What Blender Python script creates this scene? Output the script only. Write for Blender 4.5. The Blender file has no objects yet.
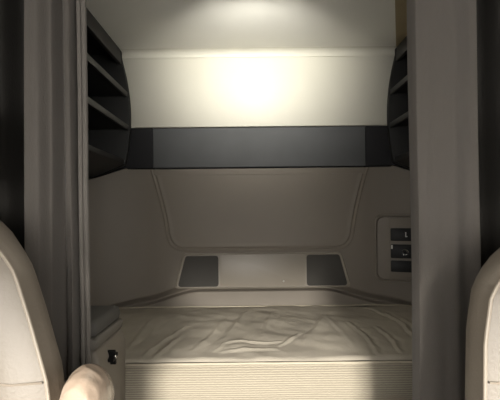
import bpy, bmesh, math, random
from mathutils import Vector, Matrix, noise
random.seed(4)
C = bpy.context.scene.collection
PI = math.pi

# ---------------------------------------------------------------- materials
def lin(c):
    return tuple(((v/255)/12.92 if v/255 <= 0.04045 else ((v/255+0.055)/1.055)**2.4) for v in c)

def mat(name, rgb, rough=.7, bump=0., scale=200., var=.06, vscale=6., metal=0., stretch=None, spec=.4, sheen=0.):
    m = bpy.data.materials.new(name); m.use_nodes = True
    nt = m.node_tree; n = nt.nodes; l = nt.links
    p = n['Principled BSDF']
    p.inputs['Roughness'].default_value = rough
    p.inputs['Metallic'].default_value = metal
    p.inputs['Specular IOR Level'].default_value = spec
    if sheen:
        p.inputs['Sheen Weight'].default_value = sheen
    tc = n.new('ShaderNodeTexCoord')
    mp = n.new('ShaderNodeMapping'); l.new(tc.outputs['Object'], mp.inputs['Vector'])
    if stretch: mp.inputs['Scale'].default_value = stretch
    nz = n.new('ShaderNodeTexNoise'); nz.inputs['Scale'].default_value = vscale
    nz.inputs['Detail'].default_value = 5
    l.new(mp.outputs['Vector'], nz.inputs['Vector'])
    rp = n.new('ShaderNodeValToRGB')
    c = lin(rgb)
    rp.color_ramp.elements[0].position = .3; rp.color_ramp.elements[1].position = .7
    rp.color_ramp.elements[0].color = (*[v*(1-var) for v in c], 1)
    rp.color_ramp.elements[1].color = (*[min(1, v*(1+var)) for v in c], 1)
    l.new(nz.outputs['Fac'], rp.inputs['Fac']); l.new(rp.outputs['Color'], p.inputs['Base Color'])
    if bump:
        nb = n.new('ShaderNodeTexNoise'); nb.inputs['Scale'].default_value = scale; nb.inputs['Detail'].default_value = 3
        l.new(mp.outputs['Vector'], nb.inputs['Vector'])
        b = n.new('ShaderNodeBump'); b.inputs['Strength'].default_value = bump; b.inputs['Distance'].default_value = .002
        l.new(nb.outputs['Fac'], b.inputs['Height']); l.new(b.outputs['Normal'], p.inputs['Normal'])
    return m

def stripe_mat(name, rgb1, rgb2, freq, rough=.85, axis='Z'):
    m = mat(name, rgb1, rough)
    nt = m.node_tree; n = nt.nodes; l = nt.links
    p = n['Principled BSDF']
    tc = n.new('ShaderNodeTexCoord')
    w = n.new('ShaderNodeTexWave'); w.wave_type = 'BANDS'; w.bands_direction = axis
    w.inputs['Scale'].default_value = freq; w.inputs['Distortion'].default_value = 1.2
    w.inputs['Detail'].default_value = 2; w.inputs['Detail Scale'].default_value = 3
    l.new(tc.outputs['Object'], w.inputs['Vector'])
    rp = n.new('ShaderNodeValToRGB')
    rp.color_ramp.elements[0].color = (*lin(rgb2), 1); rp.color_ramp.elements[1].color = (*lin(rgb1), 1)
    l.new(w.outputs['Fac'], rp.inputs['Fac'])
    l.new(rp.outputs['Color'], p.inputs['Base Color'])
    b = n.new('ShaderNodeBump'); b.inputs['Strength'].default_value = .4; b.inputs['Distance'].default_value = .002
    l.new(w.outputs['Fac'], b.inputs['Height']); l.new(b.outputs['Normal'], p.inputs['Normal'])
    return m

def grille_mat(name, rgb):
    m = mat(name, rgb, .7)
    nt = m.node_tree; n = nt.nodes; l = nt.links; p = n['Principled BSDF']
    tc = n.new('ShaderNodeTexCoord')
    v = n.new('ShaderNodeTexVoronoi'); v.inputs['Scale'].default_value = 260; v.inputs['Randomness'].default_value = 0
    l.new(tc.outputs['Object'], v.inputs['Vector'])
    b = n.new('ShaderNodeBump'); b.inputs['Strength'].default_value = .8; b.inputs['Distance'].default_value = .002
    l.new(v.outputs['Distance'], b.inputs['Height']); l.new(b.outputs['Normal'], p.inputs['Normal'])
    return m

M = {
 'vinyl': mat('cream_vinyl', (198, 195, 183), .5, .12, 120, .03, 3, spec=.35),
 'ceiling': mat('ceiling_vinyl', (222, 220, 213), .6, .1, 120, .02, 3, spec=.3),
 'tan': mat('tan_trim', (150, 135, 105), .6, .1, 200),
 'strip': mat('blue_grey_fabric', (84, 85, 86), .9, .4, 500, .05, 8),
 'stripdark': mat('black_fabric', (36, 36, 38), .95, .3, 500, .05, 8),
 'liner': mat('grey_brown_moulding', (110, 103, 93), .55, .15, 260, .03, 5, spec=.35),
 'bar': mat('grey_speaker_bar', (130, 123, 112), .42, .08, 260, .03, 5, spec=.5),  # lighter than the lining grey, painting in light the gloss catches
 'grille': grille_mat('dark_speaker_mesh', (62, 60, 56)),
 'cab_black': mat('charcoal_plastic', (29, 29, 28), .6, .2, 220, .05, 8),
 'cab_lip': mat('charcoal_lip', (38, 37, 36), .5, .2, 220, .05, 8),
 'curtain': mat('grey_curtain_cloth', (114, 109, 103), .95, .35, 420, .04, 5, stretch=(1, 1, .25), spec=.15, sheen=.15),
 'hem': mat('grey_hem_cloth', (98, 94, 89), .95, .35, 420, .04, 5, spec=.15),
 'dark_curtain': mat('charcoal_curtain_cloth', (62, 60, 57), .95, .35, 420, .06, 5, stretch=(1, 1, .25), spec=.1),
 'leather': mat('taupe_leather', (128, 119, 107), .5, .3, 160, .05, 10, spec=.4),
 'leather_front': mat('taupe_leather_dimmed', (110, 103, 93), .5, .3, 160, .05, 10, spec=.4),  # same leather as the sides, darkened in place of weaker light
 'piping': mat('taupe_piping', (136, 127, 114), .5, .1, 160),
 'armrest': mat('glossy_tan_leather', (168, 150, 132), .22, .8, 60, .05, 10, spec=.9),
 'mattress': mat('grey_beige_ticking', (162, 155, 142), .9, .5, 300, .10, 9, stretch=(1, .5, 1), spec=.2),
 'mat_side': stripe_mat('striped_ticking', (146, 139, 123), (114, 107, 94), 48),
 'mat_pipe': mat('pale_piping', (160, 152, 135), .8, .1, 200),
 'box': mat('grey_storage_plastic', (128, 121, 110), .6, .2, 220, .05, 6),
 'pad': mat('dark_grey_pad', (84, 82, 78), .8, .3, 300, .05, 6),
 'padrim': mat('grey_pad_rim', (112, 108, 100), .75, .3, 300, .05, 6),
 'black': mat('black_plastic', (16, 16, 16), .5, 0, 100, .02, spec=.2),
 'chrome': mat('chrome', (205, 205, 200), .2, 0, 100, .01, metal=1),
 'white': mat('white_print', (190, 190, 185), .6),
 'floor': mat('grey_floor_mat', (80, 78, 75), .9, .3, 120),
 'track': mat('aluminium_track', (150, 150, 150), .4, metal=.8),
 'base': mat('dark_seat_base', (50, 50, 50), .6),
}
def lamp_mat():
    m = bpy.data.materials.new('added_lamp_lens'); m.use_nodes = True
    p = m.node_tree.nodes['Principled BSDF']
    p.inputs['Base Color'].default_value = (.9, .88, .8, 1)
    p.inputs['Emission Color'].default_value = (1, .93, .8, 1); p.inputs['Emission Strength'].default_value = 30  # glow of the added lamp, raised for a highlight on the armrest
    return m
M['lens'] = lamp_mat()

# ---------------------------------------------------------------- helpers
def obj(name, bm, m, parent=None, smooth=True, angle=40):
    me = bpy.data.meshes.new(name)
    bmesh.ops.recalc_face_normals(bm, faces=bm.faces)
    bm.to_mesh(me); bm.free()
    if smooth:
        for p in me.polygons: p.use_smooth = True
        me.set_sharp_from_angle(angle=math.radians(angle))
    me.materials.append(M[m] if isinstance(m, str) else m)
    o = bpy.data.objects.new(name, me); C.objects.link(o)
    if parent: o.parent = parent
    return o
def tag(o, label=None, cat=None, group=None, kind=None):
    if label: o['label'] = label
    if cat: o['category'] = cat
    if group: o['group'] = group
    if kind: o['kind'] = kind
    return o
def thing(name, label, cat, loc=(0, 0, 0), rz=0, group=None):
    o = bpy.data.objects.new(name, None); C.objects.link(o); o.empty_display_size = .1
    o.location = loc; o.rotation_euler = (0, 0, rz)
    return tag(o, label, cat, group)
def struct(name, bm, m, **k):
    return tag(obj(name, bm, m, **k), kind='structure')

def add_box(bm, x0, x1, y0, y1, z0, z1, bev=0., seg=3):
    b = bmesh.new()
    bmesh.ops.create_cube(b, size=1)
    for v in b.verts:
        v.co = Vector(((x0+x1)/2+v.co.x*(x1-x0), (y0+y1)/2+v.co.y*(y1-y0), (z0+z1)/2+v.co.z*(z1-z0)))
    if bev: bmesh.ops.bevel(b, geom=b.edges[:], offset=bev, segments=seg, profile=.5, affect='EDGES')
    merge(bm, b)
def merge(bm, b, mtx=None):
    if mtx: bmesh.ops.transform(b, matrix=mtx, verts=b.verts)
    me = bpy.data.meshes.new('tmp'); b.to_mesh(me); b.free()
    bm.from_mesh(me); bpy.data.meshes.remove(me)
def box(*a, **k):
    bm = bmesh.new(); add_box(bm, *a, **k); return bm
def add_prism(bm, pts, axis, a0, a1, bev=0., seg=2):
    """polygon pts in the plane normal to axis, extruded from a0 to a1"""
    b = bmesh.new()
    def mk(p, a):
        return {'x': (a, p[0], p[1]), 'y': (p[0], a, p[1]), 'z': (p[0], p[1], a)}[axis]
    lo = [b.verts.new(mk(p, a0)) for p in pts]; hi = [b.verts.new(mk(p, a1)) for p in pts]
    b.faces.new(lo); b.faces.new(hi[::-1])
    for i in range(len(pts)):
        j = (i+1) % len(pts); b.faces.new((lo[i], lo[j], hi[j], hi[i]))
    bmesh.ops.recalc_face_normals(b, faces=b.faces)
    if bev:
        bmesh.ops.bevel(b, geom=b.edges[:], offset=bev, segments=seg, profile=.5, affect='EDGES', clamp_overlap=True)
    merge(bm, b)
def prism(*a, **k):
    bm = bmesh.new(); add_prism(bm, *a, **k); return bm
def add_tube(bm, pts, r, n=8, cap=True):
    pts = [Vector(p) for p in pts]
    rr = r if isinstance(r, (list, tuple)) else [r]*len(pts)
    rings = []; up = None
    for i, p in enumerate(pts):
        t = (pts[min(i+1, len(pts)-1)]-pts[max(i-1, 0)]).normalized()
        if up is None:
            up = t.orthogonal().normalized()
        up = (up-t*up.dot(t)).normalized(); s = t.cross(up)
        rings.append([bm.verts.new(p+(up*math.cos(2*PI*k/n)+s*math.sin(2*PI*k/n))*rr[i]) for k in range(n)])
    for a, b in zip(rings, rings[1:]):
        for k in range(n): bm.faces.new((a[k], a[(k+1) % n], b[(k+1) % n], b[k]))
    if cap: bm.faces.new(rings[0][::-1]); bm.faces.new(rings[-1])
def tube(*a, **k):
    bm = bmesh.new(); add_tube(bm, *a, **k); return bm
def grid(f, us, vs, closed_u=False):
    bm = bmesh.new()
    V = [[bm.verts.new(f(u, v)) for u in us] for v in vs]
    for r0, r1 in zip(V, V[1:]):
        for i in range(len(us)-1): bm.faces.new((r0[i], r0[i+1], r1[i+1], r1[i]))
        if closed_u: bm.faces.new((r0[-1], r0[0], r1[0], r1[-1]))
    return bm
def lsp(a, b, n): return [a+(b-a)*i/(n-1) for i in range(n)]
def interp(t, ts, ys):
    if t <= ts[0]: return ys[0]
    for i in range(len(ts)-1):
        if t <= ts[i+1]:
            k = (t-ts[i])/(ts[i+1]-ts[i]); return ys[i]+(ys[i+1]-ys[i])*k
    return ys[-1]
def sstep(a, b, x):
    t = max(0, min(1, (x-a)/(b-a))); return t*t*(3-2*t)
def rrect(x0, x1, z0, z1, r, n=6):
    pts = []
    for cx, cz, a in ((x1-r, z1-r, 0), (x0+r, z1-r, 90), (x0+r, z0+r, 180), (x1-r, z0+r, 270)):
        for k in range(n+1):
            t = math.radians(a+90*k/n); pts.append((cx+r*math.cos(t), cz+r*math.sin(t)))
    return pts
def round_poly(pts, r, n=6):
    out = []
    N = len(pts)
    for i in range(N):
        p = Vector(pts[i]); a = (Vector(pts[i-1])-p).normalized(); b = (Vector(pts[(i+1) % N])-p).normalized()
        ang = a.angle(b); d = r/math.tan(ang/2)
        p0, p1 = p+a*d, p+b*d
        for k in range(n+1):
            t = k/n; q = p0*(1-t)**2+p*2*t*(1-t)+p1*t*t; out.append((q.x, q.y))
    return out

# ---------------------------------------------------------------- the cab shell
W = 1.08; YB = 2.05; YF = -1.2; ZC = 2.0
struct('floor', box(-W, W, YF, YB, -.04, 0), 'floor', smooth=False)
struct('ceiling', box(-W, W, YF, YB, ZC, ZC+.04), 'ceiling', smooth=False)
struct('wall_left', box(-W-.04, -W, YF, YB, 0, ZC), 'liner', smooth=False)
struct('wall_right', box(W, W+.04, YF, YB, 0, ZC), 'liner', smooth=False)
struct('wall_back', box(-W-.04, W+.04, YB, YB+.04, -.04, ZC+.04), 'stripdark', smooth=False)
bm = box(-W-.04, W+.04, YF-.04, YF, -.04, .92)
add_box(bm, -W-.04, W+.04, YF-.04, YF, 1.39, ZC+.04)          # open windscreen between; header lowered to keep sun off higher surfaces
struct('wall_front', bm, 'cab_black', smooth=False)

# cream vinyl panel at the top of the back wall, with a cove to the ceiling
ZP0 = 1.618
bm = bmesh.new()
add_box(bm, -.78, .78, 2.003, YB, ZP0, ZC, bev=.004, seg=2)
struct('trim_1', bm, 'vinyl')
cr = .032
pts = [(2.003, ZC)]
for k in range(9):
    t = k/8*PI/2
    pts.append((2.003-cr+cr*math.sin(t), ZC-cr+cr*math.cos(t)))
bm = prism(pts, 'x', -.70, .70)
add_tube(bm, [(-.70, 2.0015, ZC-cr-.002), (.70, 2.0015, ZC-cr-.002)], .0022)
struct('trim_2', bm, 'vinyl', angle=60)
# fabric strip below it
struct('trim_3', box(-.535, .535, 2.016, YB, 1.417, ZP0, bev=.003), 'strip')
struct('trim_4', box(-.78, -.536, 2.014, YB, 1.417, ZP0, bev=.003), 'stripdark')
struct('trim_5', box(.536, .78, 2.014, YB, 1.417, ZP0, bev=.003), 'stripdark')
# tan strip along the ceiling edge on the right
struct('trim_6', prism([(.483, 1.45), (.676, 1.965), (.80, 1.965), (.80, 1.45)], 'z', ZC-.006, ZC), 'tan', smooth=False)

# moulded lining of the back wall with rounded corners
A, B, XS, Y0 = .50, .55, .55, 2.02
def plan(s):
    """s along the lining; returns (x, y, nx, ny), normal into the cab"""
    sg = -1 if s < 0 else 1; a = abs(s)
    if a <= XS: return s, Y0, 0, -1
    L = a-XS; arc = .826
    if L <= arc:
        t = L/arc*PI/2
        x, y = XS+A*math.sin(t), Y0-B+B*math.cos(t)
        n = Vector((-math.sin(t)/A, -math.cos(t)/B)).normalized()
        return sg*x, y, sg*n.x, n.y
    return sg*(XS+A), Y0-B-(L-arc), -sg, 0
def under_z(x):
    x = abs(x)
    return 1.41 if x < .66 else max(1.30, 1.425-(x-.66)*.40-.006)
def z_arch(x):
    x = abs(x); return .80-.075*sstep(.30, .65, x)-.035*sstep(.60, .82, x)
def half_w(z): return .460+.078*max(0, (z-1.06)/.35)**1.35
def panel_sd(x, z):
    r = .075
    a = (abs(x)-half_w(z))*.98+r; b = (1.007-z)+r
    return math.hypot(max(a, 0), max(b, 0))+min(max(a, b), 0)-r
def relief(x, z):
    d = panel_sd(x, z)
    h = -.007*math.exp(-((d+.001)/.0045)**2)+.004*math.exp(-((d-.0085)/.0032)**2)-.004*sstep(.004, -.03, d)
    k = z-z_arch(x)                                     # rolled lower lip with a ledge below
    if k >= 0: h -= .030*(1-sstep(0, .040, k))
    else: h += -.030+.033*sstep(0, -.012, k)
    return h
SM = XS+.826+.45
us = []
s = -SM
while s < SM:
    us.append(s); s += .003 if abs(s) < .60 else .008 if abs(s) < .95 else .04
us.append(SM)
zs = [.50, .60, .66] + lsp(.70, 1.0, 101) + lsp(1.0, 1.42, 140)[1:]
def lf(s, z):
    x, y, nx, ny = plan(s)
    z = min(z, under_z(x) if abs(x) < XS+A-.001 else 1.30)
    h = relief(x, z) if abs(s) < 1.1 else relief(.9, z)
    e = 1.42-z
    return (x+nx*h, y+ny*h, z)
bm = grid(lf, us, zs)
bmesh.ops.remove_doubles(bm, verts=bm.verts, dist=.00005)
# top shelf edge back to the wall strip
add_box(bm, -.66, .66, 2.0215, 2.0265, 1.38, 1.405)
struct('trim_7', bm, 'liner', angle=70)

# ---------------------------------------------------------------- speaker bar on the lining
sp = thing('speaker_bar', 'grey trapezoid speaker bar with dark grilles set low on the back wall', 'speaker', (.01, 2.018, .806))
out = round_poly([(-.448, 0), (.448, 0), (.398, .178), (-.398, .178)], .022)
bmf = bmesh.new()
inn = [(x*.978, .089+(z-.089)*.93) for x, z in out]
n = len(out)
R = [[bmf.verts.new((x, y, z)) for x, z in P] for P, y in ((out, .006), (out, -.007), ([(x*.988, .089+(z-.089)*.965) for x, z in out], -.010), (inn, -.004))]
for a, b in zip(R, R[1:]):
    for i in range(n): bmf.faces.new((a[i], a[(i+1) % n], b[(i+1) % n], b[i]))
bmf.faces.new(R[3][::-1])
obj('frame', bmf, 'bar', sp)
obj('centre_panel', prism(rrect(-.214, .214, .010, .168, .008), 'y', -.0085, -.003, bev=.002), 'bar', sp)
for sg in (-1, 1):
    q = [(sg*.222, .010), (sg*.428, .010), (sg*.386, .166), (sg*.222, .166)]
    if sg < 0: q = q[::-1]
    tag(obj('speaker_grille', prism(round_poly(q, .016), 'y', -.008, -.003, bev=.002), 'grille', sp), 'dark perforated speaker grille')
bm = bmesh.new()
bmesh.ops.create_uvsphere(bm, u_segments=10, v_segments=6, radius=.005, matrix=Matrix.Translation((.105, -.0085, .035)))
tag(obj('screw_cap', bm, 'white', sp), 'small white screw cap')

# ---------------------------------------------------------------- control panel on the right of the lining
cx, cy, nx, ny = plan(.728)
cp = thing('control_panel', 'rounded grey control panel with three black switches on right wall', 'control panel', (cx+nx*.014, cy+ny*.014, .835), math.atan2(nx, -ny)*1.0)
wd = .14
pl = bmesh.new()
O = rrect(-wd, wd, 0, .335, .035)
prof = [(1.0, .03), (1.0, -.004), (.985, -.012), (.94, -.014), (.91, -.003), (.60, -.005)]
RR = []
for k, (f, y) in enumerate(prof):
    off = (1-f)*wd
    RR.append([pl.verts.new((x-math.copysign(min(off, abs(x)), x), y, z-math.copysign(min(off, abs(z-.1675)), z-.1675))) for x, z in O])
for a, b in zip(RR, RR[1:]):
    for i in range(len(O)): pl.faces.new((a[i], a[(i+1) % len(O)], b[(i+1) % len(O)], b[i]))
pl.faces.new(RR[-1][::-1])
obj('panel', pl, 'liner', cp)
obj('bezel', prism(rrect(-.072, .112, .022, .315, .016), 'y', -.012, .0, bev=.004), 'liner', cp)
for z0, z1, kind in ((.205, .268, 'icon'), (.120, .188, 'dial'), (.052, .108, 'blank')):
    sw = obj('switch', prism(rrect(-.064, .075, z0, z1, .006), 'y', -.020, -.008, bev=.003), 'black', cp)
    zc = (z0+z1)/2
    if kind == 'icon':
        b = box(.004, .009, -.0212, -.0195, zc-.008, zc+.012); add_box(b, .004, .014, -.0212, -.0195, zc-.012, zc-.007)
        tag(obj('icon', b, 'white', sw, smooth=False), 'small pale printed mark')
    if kind == 'dial':
        pts = [(.004+.013*math.cos(t), -.022, zc-.004+.013*math.sin(t)) for t in lsp(0, 2*PI, 25)]
        k = tube(pts, .0028, 6, cap=False)
        tag(obj('ring', k, 'chrome', sw), 'small chrome ring')
        b = bmesh.new(); bmesh.ops.create_cone(b, cap_ends=True, segments=20, radius1=.009, radius2=.007, depth=.012,
            matrix=Matrix.Translation((.004, -.025, zc-.004)) @ Matrix.Rotation(PI/2, 4, 'X'))
        obj('knob', b, 'black', sw)
        b = box(-.062, -.054, -.0215, -.0195, zc+.012, zc+.030)
        tag(obj('indicator', b, 'white', sw, smooth=False), 'bright white indicator tick')

# ---------------------------------------------------------------- overhead shelf cabinets
def x_in(z): return .680-.043*max(0, 1-((z-1.66)/.30)**2)
def shelf_cabinet(sg, label):
    t = thing('shelf_cabinet', label, 'shelf cabinet', (sg*.85, 1.6, 1.31), group='overhead shelf cabinets')
    def L(b): bmesh.ops.translate(b, vec=(-sg*.85, -1.6, -1.31), verts=b.verts); return b
    prof = [(sg*x_in(z), z) for z in lsp(1.43, 1.996, 20)]
    low = [(sg*1.075, 1.31), (sg*.95, 1.31)]
    D = prof+[(sg*1.075, 1.996)]+low
    for y0, y1 in ((1.968, 1.998), (1.20, 1.225)):
        obj('side_panel', L(prism(D, 'y', y0, y1, bev=.004)), 'cab_black', t)
    for z0, z1, nm in ((1.970, 1.996, 'top_panel'), (1.765, 1.777, 'shelf'), (1.602, 1.614, 'shelf')):
        s0 = x_in(z0)
        sh = obj(nm, L(prism([(sg*(s0+.012), z0), (sg*(s0+.012), z1), (sg*1.06, z1), (sg*1.06, z0)], 'y', 1.226, 1.967)), 'cab_black', t)
        if nm == 'shelf':
            obj('shelf_lip', L(prism([(sg*(s0+.003), z0-.006), (sg*(s0+.003), z1+.008), (sg*(s0+.016), z1+.008), (sg*(s0+.016), z0-.006)], 'y', 1.226, 1.967, bev=.002)), 'cab_lip', sh)
        else:
            obj('top_fascia', L(prism([(sg*(x_in(1.93)+.002), 1.922), (sg*(x_in(1.99)+.0), 1.997), (sg*(x_in(1.99)+.02), 1.997), (sg*(x_in(1.93)+.02), 1.922)], 'y', 1.226, 1.967, bev=.002)), 'cab_lip', sh)
    obj('bottom_panel', L(prism([(sg*.664, 1.455), (sg*.664, 1.432), (sg*.95, 1.3135), (sg*1.06, 1.3135), (sg*1.06, 1.455)], 'y', 1.226, 1.967, bev=.003)), 'cab_lip', t)  # lighter charcoal paints in bounce off the mattress
    obj('back_panel', L(box(*sorted((sg*1.062, sg*1.076)), 1.226, 1.967, 1.32, 1.97)), 'cab_black', t)
    return t
shelf_cabinet(-1, 'charcoal open shelf cabinet high on the left wall beside narrower grey curtain')
shelf_cabinet(1, 'charcoal open shelf cabinet high on right wall, mostly behind the wide curtain')

# ---------------------------------------------------------------- bunk and mattress
YM0, ZM = 1.27, .72
def xlim(y):
    if y <= Y0-B: return 1.025
    return XS+A*math.sqrt(max(0, 1-((y-(Y0-B))/B)**2))-.022
bo = [(-1.025, YM0+.01), (1.025, YM0+.01)]
ys = lsp(Y0-B, 2.0, 16)
bo += [(xlim(y)-.01, y) for y in ys] + [(-xlim(y)+.01, y) for y in ys[::-1]]
tag(obj('bunk_base', prism(bo, 'z', 0, .545), 'box'), 'grey bunk base box under the mattress', 'bunk')

def pm(px, py):
    D = .47*400/(py-212); return ((px-250)*D/400-.05, D)
WR = []
def wr(pix, h, w):
    WR.append(([pm(*p) for p in pix], h*.62, w*.8))
wr([(140, 357), (160, 343), (184, 328)], .010, .010)
wr([(152, 357), (166, 347), (178, 338)], .009, .009)
wr([(126, 350), (138, 336), (150, 322)], .006, .012)
wr([(190, 352), (206, 340), (228, 318)], .005, .016)
wr([(214, 351), (222, 345), (240, 343), (262, 345), (280, 344)], .007, .008)
wr([(276, 348), (286, 344), (297, 337)], .007, .007)
wr([(222, 352), (245, 350), (275, 350)], .006, .010)
wr([(224, 340), (238, 322), (250, 308)], .005, .020)
wr([(262, 338), (268, 322), (272, 312)], .004, .018)
wr([(352, 350), (340, 335), (322, 318)], .006, .012)
wr([(376, 356), (366, 342), (346, 326)], .010, .009)
wr([(398, 355), (392, 345), (374, 331)], .010, .009)
wr([(412, 341), (402, 330), (384, 316)], .012, .010)
wr([(392, 322), (372, 312), (350, 307)], .006, .014)
wr([(300, 347), (316, 330), (326, 314)], .004, .018)
wr([(160, 330), (180, 316), (200, 308)], .004, .018)
wr([(430, 350), (416, 335), (400, 322)], .008, .011)
def segd(p, a, b):
    ax, ay = a; bx, by = b; dx, dy = bx-ax, by-ay
    t = max(0, min(1, ((p[0]-ax)*dx+(p[1]-ay)*dy)/(dx*dx+dy*dy)))
    d = math.hypot(p[0]-ax-t*dx, p[1]-ay-t*dy)
    side = (p[0]-ax)*dy-(p[1]-ay)*dx
    return d, t, side
def top_h(x, y):
    h = .012*(1-((y-1.63)/.37)**2)
    h += .006*noise.noise(Vector((x*5, y*7, .3)))+.003*noise.noise(Vector((x*16+y*8, y*14, 1.3)))+.0014*(.5-abs(noise.noise(Vector((x*24+(14 if x > 0 else -14)*y, y*9, 6.1)))))
    jx = x+.006*noise.noise(Vector((x*30, y*30, 5))); jy = y+.006*noise.noise(Vector((x*30, y*30, 9)))
    for pl_, hh, w in WR:
        best = None
        for i in range(len(pl_)-1):
            d, t, sd = segd((jx, jy), pl_[i], pl_[i+1])
            if best is None or d < best[0]: best = (d, (i+t)/(len(pl_)-1), sd)
        d, t, sd = best
        if d < w*4:
            f = math.sin(PI*(.12+.76*t))
            ww = w*(1.5 if sd > 0 else .6)
            h += hh*f*math.exp(-(d/ww)**2)-hh*.35*f*math.exp(-((d-ww*1.8)/ww)**2)
    edge = min((y-YM0)/.02, 1)
    return h*max(0, min(1, edge))
mt = thing('mattress', 'wrinkled grey beige mattress with striped front edge lying on the bunk', 'mattress', (0, 1.6, .547))
def ML(b): bmesh.ops.translate(b, vec=(0, -1.6, -.547), verts=b.verts); return b
xs = lsp(-1, 1, 341)
ysm = [YM0+.004, YM0+.010, YM0+.02] + lsp(YM0+.03, 1.985, 122) + [1.992]
def mf(u, y):
    X = xlim(y); x = u*X
    e = max(0, 1-(y-YM0)/.02); zt = ZM-.010*e*e
    eb = max(0, 1-(1.992-y)/.03); zt -= .012*eb*eb
    ex = max(0, 1-(X-abs(x))/.03); zt -= .012*ex*ex
    return (x, y, zt+top_h(x, y))
obj('cover', ML(grid(mf, xs, ysm)), 'mattress', mt, angle=80)
def side_f(u, v):                       # front band, bulging a little
    zz = .548+(ZM-.012-.548)*v
    return (u*1.025, YM0+.006-.030*math.sin(PI*v**.75)**.8+.003*noise.noise(Vector((u*4, v*2, 4))), zz)
bm = grid(side_f, lsp(-1, 1, 161), lsp(0, 1, 25))
for sg in (-1, 1):                      # sides and back
    pts = [(sg*xlim(y), y) for y in [YM0+.006]+lsp(Y0-B, 1.992, 18)]
    lo = [bm.verts.new((x, y, .548)) for x, y in pts]; hi = [bm.verts.new((x, y, ZM-.012)) for x, y in pts]
    for i in range(len(pts)-1): bm.faces.new((lo[i], lo[i+1], hi[i+1], hi[i]))
    if sg < 0: keep = (lo[-1], hi[-1])
    else: bm.faces.new((keep[0], lo[-1], hi[-1], keep[1]))
obj('side_band', ML(bm), 'mat_side', mt)
pp = [(x, YM0-.001, ZM-.011+.002*noise.noise(Vector((x*9, 0, 2)))) for x in lsp(-1.02, 1.02, 90)]
obj('piping', ML(tube(pp, .0042, 8)), 'mat_pipe', mt)
pp = [(-xlim(y), y, ZM+.0) for y in lsp(1.5, 1.985, 18)]+[(x, 1.990, ZM+.001+.003*noise.noise(Vector((x*7, 3, 2)))) for x in lsp(-.62, .62, 60)]+[(xlim(y), y, ZM) for y in lsp(1.985, 1.5, 18)]
obj('piping', ML(tube(pp, .003, 8)), 'mat_pipe', mt)

# ---------------------------------------------------------------- storage box in front of the bunk on the left
sb = thing('storage_box', 'grey storage box with dark padded lid in front of mattress on left', 'storage box', (-.66, 1.11, 0))
def SL(b): bmesh.ops.translate(b, vec=(.66, -1.11, 0), verts=b.verts); return b
obj('body', SL(prism([(-.92, 0), (-.452, 0), (-.438, .80), (-.452, .838), (-.92, .838)], 'y', 1.025, 1.245, bev=.012, seg=3)), 'box', sb)
ld = obj('lid', SL(prism([(-.92, .838), (-.450, .838), (-.443, .860), (-.450, .868), (-.92, .866)], 'y', 1.025, 1.235, bev=.008, seg=3)), 'padrim', sb)
obj('pad', SL(box(-.915, -.450, 1.03, 1.233, .866, .910, bev=.016)), 'pad', ld)
st = []
for k in range(16):
    a = k/16*2*PI; r = .021 if k % 4 in (0, 1) else .009
    st.append((1.10+r*math.cos(a), .795+r*math.sin(a)))
lt = obj('latch', SL(prism(st, 'x', -.445, -.423, bev=.003)), 'black', sb)
bm = bmesh.new(); bmesh.ops.create_uvsphere(bm, u_segments=12, v_segments=8, radius=.005, matrix=Matrix.Translation((-.423, 1.095, .798)))
tag(obj('latch_button', SL(bm), 'chrome', lt), 'shiny latch button')

# ---------------------------------------------------------------- curtains
def curtain(name, label, xa, xb, yc, folds, m, hem=None, track=True, group=None, z0=.10, z1=1.940, seed=0, cat='curtain'):
    """folds: function s(0..1), z -> y offset"""
    xm = (xa+xb)/2
    t = thing(name, label, cat, (xm, yc, z0), group=group)
    us = lsp(0, 1, 121); zz = lsp(z0, z1, 60)
    def f(s, z):
        x = xa+(xb-xa)*s
        y = yc+folds(s, z)+.004*noise.noise(Vector((s*6+seed, z*2.2, seed)))
        x += .006*noise.noise(Vector((s*4, z*1.5, seed+7)))
        return (x-xm, y-yc, z-z0)
    bm = grid(f, us, zz)
    geo = bmesh.ops.solidify(bm, geom=bm.faces[:], thickness=.006)
    obj('cloth', bm, m, t, angle=70)
    if hem:
        for s in hem:
            def hp(z): return Vector(f(s, z))
            b = bmesh.new()
            for dx, r in ((0, .0060), (.011 if s < .5 else -.011, .0055)):
                add_tube(b, [hp(z)+Vector((dx, -.002, 0)) for z in zz[::2]], r, 8)
            obj('hem', b, 'hem', t)
    for i in range(7):
        s = .07+.86*i/6
        p = Vector(f(s, z1))
        ringpts = [(p.x, p.y+.009*math.cos(a), p.z+.012+.014*math.sin(a)) for a in lsp(0, 2*PI, 17)]
        obj('hook', tube(ringpts, .0022, 6, cap=False), 'track', t)
    return t
# left grey curtain: light rounded fold at its outer edge, two shallow folds, hem by the opening
def fl(s, z):
    k = .75+.25*min(1, max(0, (1.9-z)/1.0))
    pts = [(0, .0), (.05, -.040), (.14, -.060), (.30, -.056), (.48, -.034), (.58, .004), (.66, -.012), (.74, -.014), (.84, .022), (.92, .016), (1, .004)]
    for i in range(len(pts)-1):
        if s <= pts[i+1][0]:
            t = (s-pts[i][0])/(pts[i+1][0]-pts[i][0]); t = t*t*(3-2*t) if i else t
            return k*(pts[i][1]+(pts[i+1][1]-pts[i][1])*t)
    return k*pts[-1][1]
curtain('curtain', 'narrow grey curtain gathered behind the left seat', -.536, -.415, .895, fl, 'curtain', hem=[.985], group='bunk curtains', seed=1)
def fr(s, z):
    y = -.030*min(1, s/.05, (1-s)/.06)**.5
    y += .006*math.sin(s*8+.6)+.003*math.sin(s*17+z)
    return y+.012*s
curtain('curtain', 'wide grey curtain hanging flat behind the right seat', .310, .464, .895, fr, 'curtain', group='bunk curtains', seed=2)
def fd(s, z): return .022*math.sin(s*30)+.008*math.sin(s*71+z*1.5)
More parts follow.
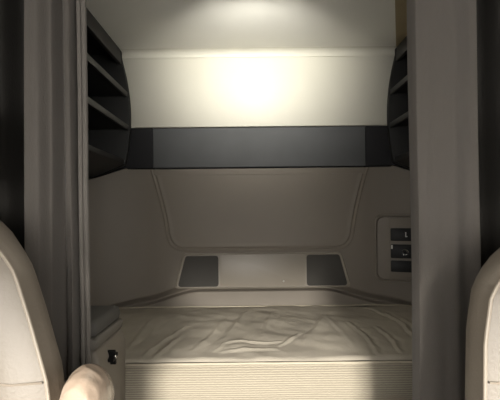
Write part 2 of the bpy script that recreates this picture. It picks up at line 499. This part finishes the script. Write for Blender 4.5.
curtain('curtain', 'charcoal pleated curtain at left edge, outside the narrow grey curtain', -1.05, -.55, .975, fd, 'dark_curtain', group='outer charcoal curtains', seed=3)
curtain('curtain', 'charcoal pleated curtain at right edge, outside the wide grey curtain', .485, 1.05, .975, fd, 'dark_curtain', group='outer charcoal curtains', seed=4)
for nm, yc in (('curtain_track', .895), ('curtain_track', .975)):
    o = tag(obj(nm, box(-1.07, 1.07, yc-.022, yc+.022, 1.975, ZC, bev=.003), 'track'), 'aluminium curtain track on the ceiling above the %s curtains' % ('grey' if yc < .93 else 'charcoal'), 'curtain track')

# ---------------------------------------------------------------- seats
def seat(cx, prof, sg, label, armrest):
    """prof: list of (z, half width at the back); sg: +1 when the inboard side is +x"""
    t = thing('seat', label, 'seat', (cx, .55, 0), group='front seats')
    def L(b): bmesh.ops.translate(b, vec=(-cx, -.55, 0), verts=b.verts); return b
    zt, hb = [p[0] for p in prof], [p[1] for p in prof]
    zl = lsp(zt[0], zt[-1]-.03, 34)+[zt[-1]-.018, zt[-1]-.008, zt[-1]-.002, zt[-1]]
    def ring(z):
        b = interp(z, zt, hb); top = max(0, (z-(zt[-1]-.03))/.03)
        f = b+.066*(1-.5*sstep(zt[-1]-.12, zt[-1], z))
        sh = 1-.18*top**3
        ln = (z-.9)*.14
        yf, yb = .615+ln+.05*top**2, .785+ln-.04*top**2
        b *= sh; f *= sh
        P = []
        for u in lsp(-1, 1, 17):                          # front, bolsters forward
            bol = -.018*sstep(.55, .80, abs(u))+.012*sstep(.9, 1, abs(u))
            P.append((u*f, yf+.012+bol))
        for k in lsp(0, 1, 9)[1:]:
            q = Vector((f, yf+.014))*(1-k)**2+Vector((f+.012, (yf+yb)/2))*2*k*(1-k)+Vector((b-.02, yb))*k*k
            P.append((q.x, q.y))
        for u in lsp(1, -1, 9)[1:-1]: P.append((u*(b-.02), yb+.006*(1-u*u)))
        for k in lsp(1, 0, 9)[:-1]:
            q = Vector((f, yf+.014))*(1-k)**2+Vector((f+.012, (yf+yb)/2))*2*k*(1-k)+Vector((b-.02, yb))*k*k
            P.append((-q.x, q.y))
        return P
    rings = {z: ring(z) for z in zl}
    n = len(rings[zl[0]])
    bm = grid(lambda i, z: (cx+rings[z][i][0], rings[z][i][1], z), list(range(n)), zl, closed_u=True)
    bm.verts.ensure_lookup_table()
    bm.faces.new(bm.verts[:n]); bm.faces.new(bm.verts[-n:])
    br = obj('backrest', L(bm), 'leather', t, angle=60)
    # facing between the piping lines, same leather darkened for weaker front light
    sl = [z for z in zl if z > .60][:-3]
    bm = grid(lambda i, z: (cx+rings[z][i][0]*.99, rings[z][i][1]-.005+.004*(i in (0, 16)), z), list(range(17)), sl)
    tag(obj('facing', L(bm), 'leather_front', br, angle=60), 'taupe leather facing, colour darkened for weaker front light')
    for i in (0, 16):
        b = bmesh.new(); add_tube(b, [(cx+rings[z][i][0], rings[z][i][1]-.003, z) for z in zl[2:-2]], .0032, 8)
        obj('piping', L(b), 'piping', br)
    zs_ = min(zl, key=lambda z: abs(z-.93))
    obj('seam', L(tube([(cx+x*.985, y-.006, zs_+.015*(1-abs(u))) for (x, y), u in zip(rings[zs_][:17], lsp(-1, 1, 17))], .002, 6)), 'leather', br)
    hr = obj('headrest', L(box(cx-.12, cx+.12, .70, .80, zt[-1]+.05, zt[-1]+.22, bev=.035, seg=4)), 'leather', t)
    for dx in (-.05, .05):
        obj('post', L(tube([(cx+dx, .735, zt[-1]-.04), (cx+dx, .75, zt[-1]+.08)], .006, 8)), 'track', hr)
    obj('cushion', L(box(cx-.27, cx+.27, .08, .70, .46, .62, bev=.05, seg=4)), 'leather', t)
    obj('pedestal', L(box(cx-.20, cx+.20, .18, .62, 0, .47, bev=.02)), 'base', t)
    if armrest:
        # padded armrest along the inboard side
        path = [(.785, .830, .348, .35), (.77, .842, .345, .75), (.74, .858, .337, .95), (.70, .878, .325, 1), (.66, .898, .313, 1), (.62, .913, .302, 1),
                (.595, .918, .298, .97), (.570, .919, .296, .86), (.553, .918, .295, .68), (.541, .916, .294, .42), (.536, .915, .294, .15)]
        fine = []
        for p0, p1 in zip(path, path[1:]):
            fine += [tuple(a_+(b_-a_)*k/5 for a_, b_ in zip(p0, p1)) for k in range(5)]
        path = fine+[path[-1]]
        rings_ = []
        b = bmesh.new(); m_ = 48
        for y, zc_, xo, sc in path:
            ring_ = []
            for j in range(m_):
                a = 2*PI*j/m_; q = Vector((cx+sg*(.70-xo)+.034*sc*math.cos(a), y, zc_+.045*sc*math.sin(a)))
                w_ = .0022*noise.noise(q*55)-.008*abs(noise.noise(q*30+Vector((3, 1, 7))))
                ring_.append(b.verts.new(q+Vector((0, -.6, .8))*w_))
            rings_.append(ring_)
        for r0, r1 in zip(rings_, rings_[1:]):
            for j in range(m_): b.faces.new((r0[j], r0[(j+1) % m_], r1[(j+1) % m_], r1[j]))
        b.faces.new(rings_[0][::-1]); b.faces.new(rings_[-1])
        ar = tag(obj('armrest', L(b), 'armrest', t, angle=80), 'shiny tan padded armrest')
        obj('pivot', L(tube([(cx+sg*.29, .75, .853), (cx+sg*.345, .75, .853)], .022, 14)), 'base', ar)
    return t
seat(-.70, [(.55, .28), (.847, .28), (.93, .264), (1.018, .233), (1.103, .20), (1.163, .17), (1.19, .14), (1.205, .10)], 1,
     'left taupe leather seat with piped backrest and shiny tan armrest', True)
seat(.65, [(.55, .28), (.85, .279), (.98, .266), (1.05, .25), (1.094, .228), (1.13, .19), (1.155, .14), (1.165, .10)], -1,
     'right taupe leather seat with pale piping in front of the wide curtain', False)

# ---------------------------------------------------------------- unseen ceiling lamp, added to make the bright patch on the back panel
lamp = thing('added_ceiling_lamp', 'small round lamp added out of view on the ceiling to brighten the back panel', 'lamp', (-.03, 1.22, ZC))
b = bmesh.new(); bmesh.ops.create_cone(b, cap_ends=True, segments=32, radius1=.058, radius2=.045, depth=.07, matrix=Matrix.Translation((0, 0, -.0355)))
obj('housing', b, 'cab_black', lamp)
b = bmesh.new(); bmesh.ops.create_uvsphere(b, u_segments=24, v_segments=12, radius=.045, matrix=Matrix.Translation((0, 0, -.071)) @ Matrix.Diagonal((1, 1, .5, 1)))
obj('lens', b, 'lens', lamp)
obj('spot_cutoff', prism([(-.07, .0), (.07, .0), (.06, .12), (.03, .142), (-.03, .142), (-.06, .12)], 'z', -.075, -.068, bev=.002), 'cab_black', lamp)  # added plate that cuts the spot's upward light off the ceiling

def light(name, typ, loc, target=None, rot=None, **k):
    d = bpy.data.lights.new(name, typ)
    for a, v in k.items(): setattr(d, a, v)
    o = bpy.data.objects.new(name, d); C.objects.link(o); o.location = loc
    if target is not None:
        o.rotation_euler = (Vector(target)-Vector(loc)).to_track_quat('-Z', 'Y').to_euler()
    return o
light('added_panel_spot', 'SPOT', (-.03, 1.29, 1.905), target=(-.03, 2.0, 1.915), energy=36, color=(1, .97, .88),
      spot_size=math.radians(96), spot_blend=1.0, shadow_soft_size=.016)  # added spot for the bright patch on the cream panel
light('daylight', 'AREA', (0, -1.15, 1.30), target=(0, .6, .35), energy=20, color=(1, .95, .89), shape='RECTANGLE', size=1.9, size_y=.5, spread=math.radians(110))
for sg in (-1, 1):                        # added fill for seat sides and ceiling; side walls have no openings
    light('side_fill', 'AREA', (sg*1.06, -.35, 1.22), target=(-sg*.25, 1.3, 1.40), energy=14, color=(1, .97, .93), shape='RECTANGLE', size=.7, size_y=.45)
light('sun', 'SUN', (0, -2, 2), target=(0, -2+math.cos(math.radians(12)), 2-math.sin(math.radians(12))), energy=9, color=(1, .95, .87), angle=math.radians(9))

w = bpy.data.worlds.new('sky'); bpy.context.scene.world = w; w.use_nodes = True
bg = w.node_tree.nodes['Background']; bg.inputs['Color'].default_value = (.8, .88, 1, 1); bg.inputs['Strength'].default_value = .6

# ---------------------------------------------------------------- camera
cam = bpy.data.cameras.new('camera'); co = bpy.data.objects.new('camera', cam); C.objects.link(co)
co.location = (-.05, 0, 1.19); co.rotation_euler = (PI/2, .0105, 0)
cam.sensor_fit = 'HORIZONTAL'; cam.sensor_width = 36; cam.lens = 36*400/500; cam.shift_y = 12/500; cam.clip_start = .02
sc = bpy.context.scene; sc.camera = co
sc.view_settings.view_transform = 'Standard'; sc.view_settings.look = 'None'
sc.view_settings.gamma = 1; sc.view_settings.exposure = 0; sc.view_settings.use_curve_mapping = False
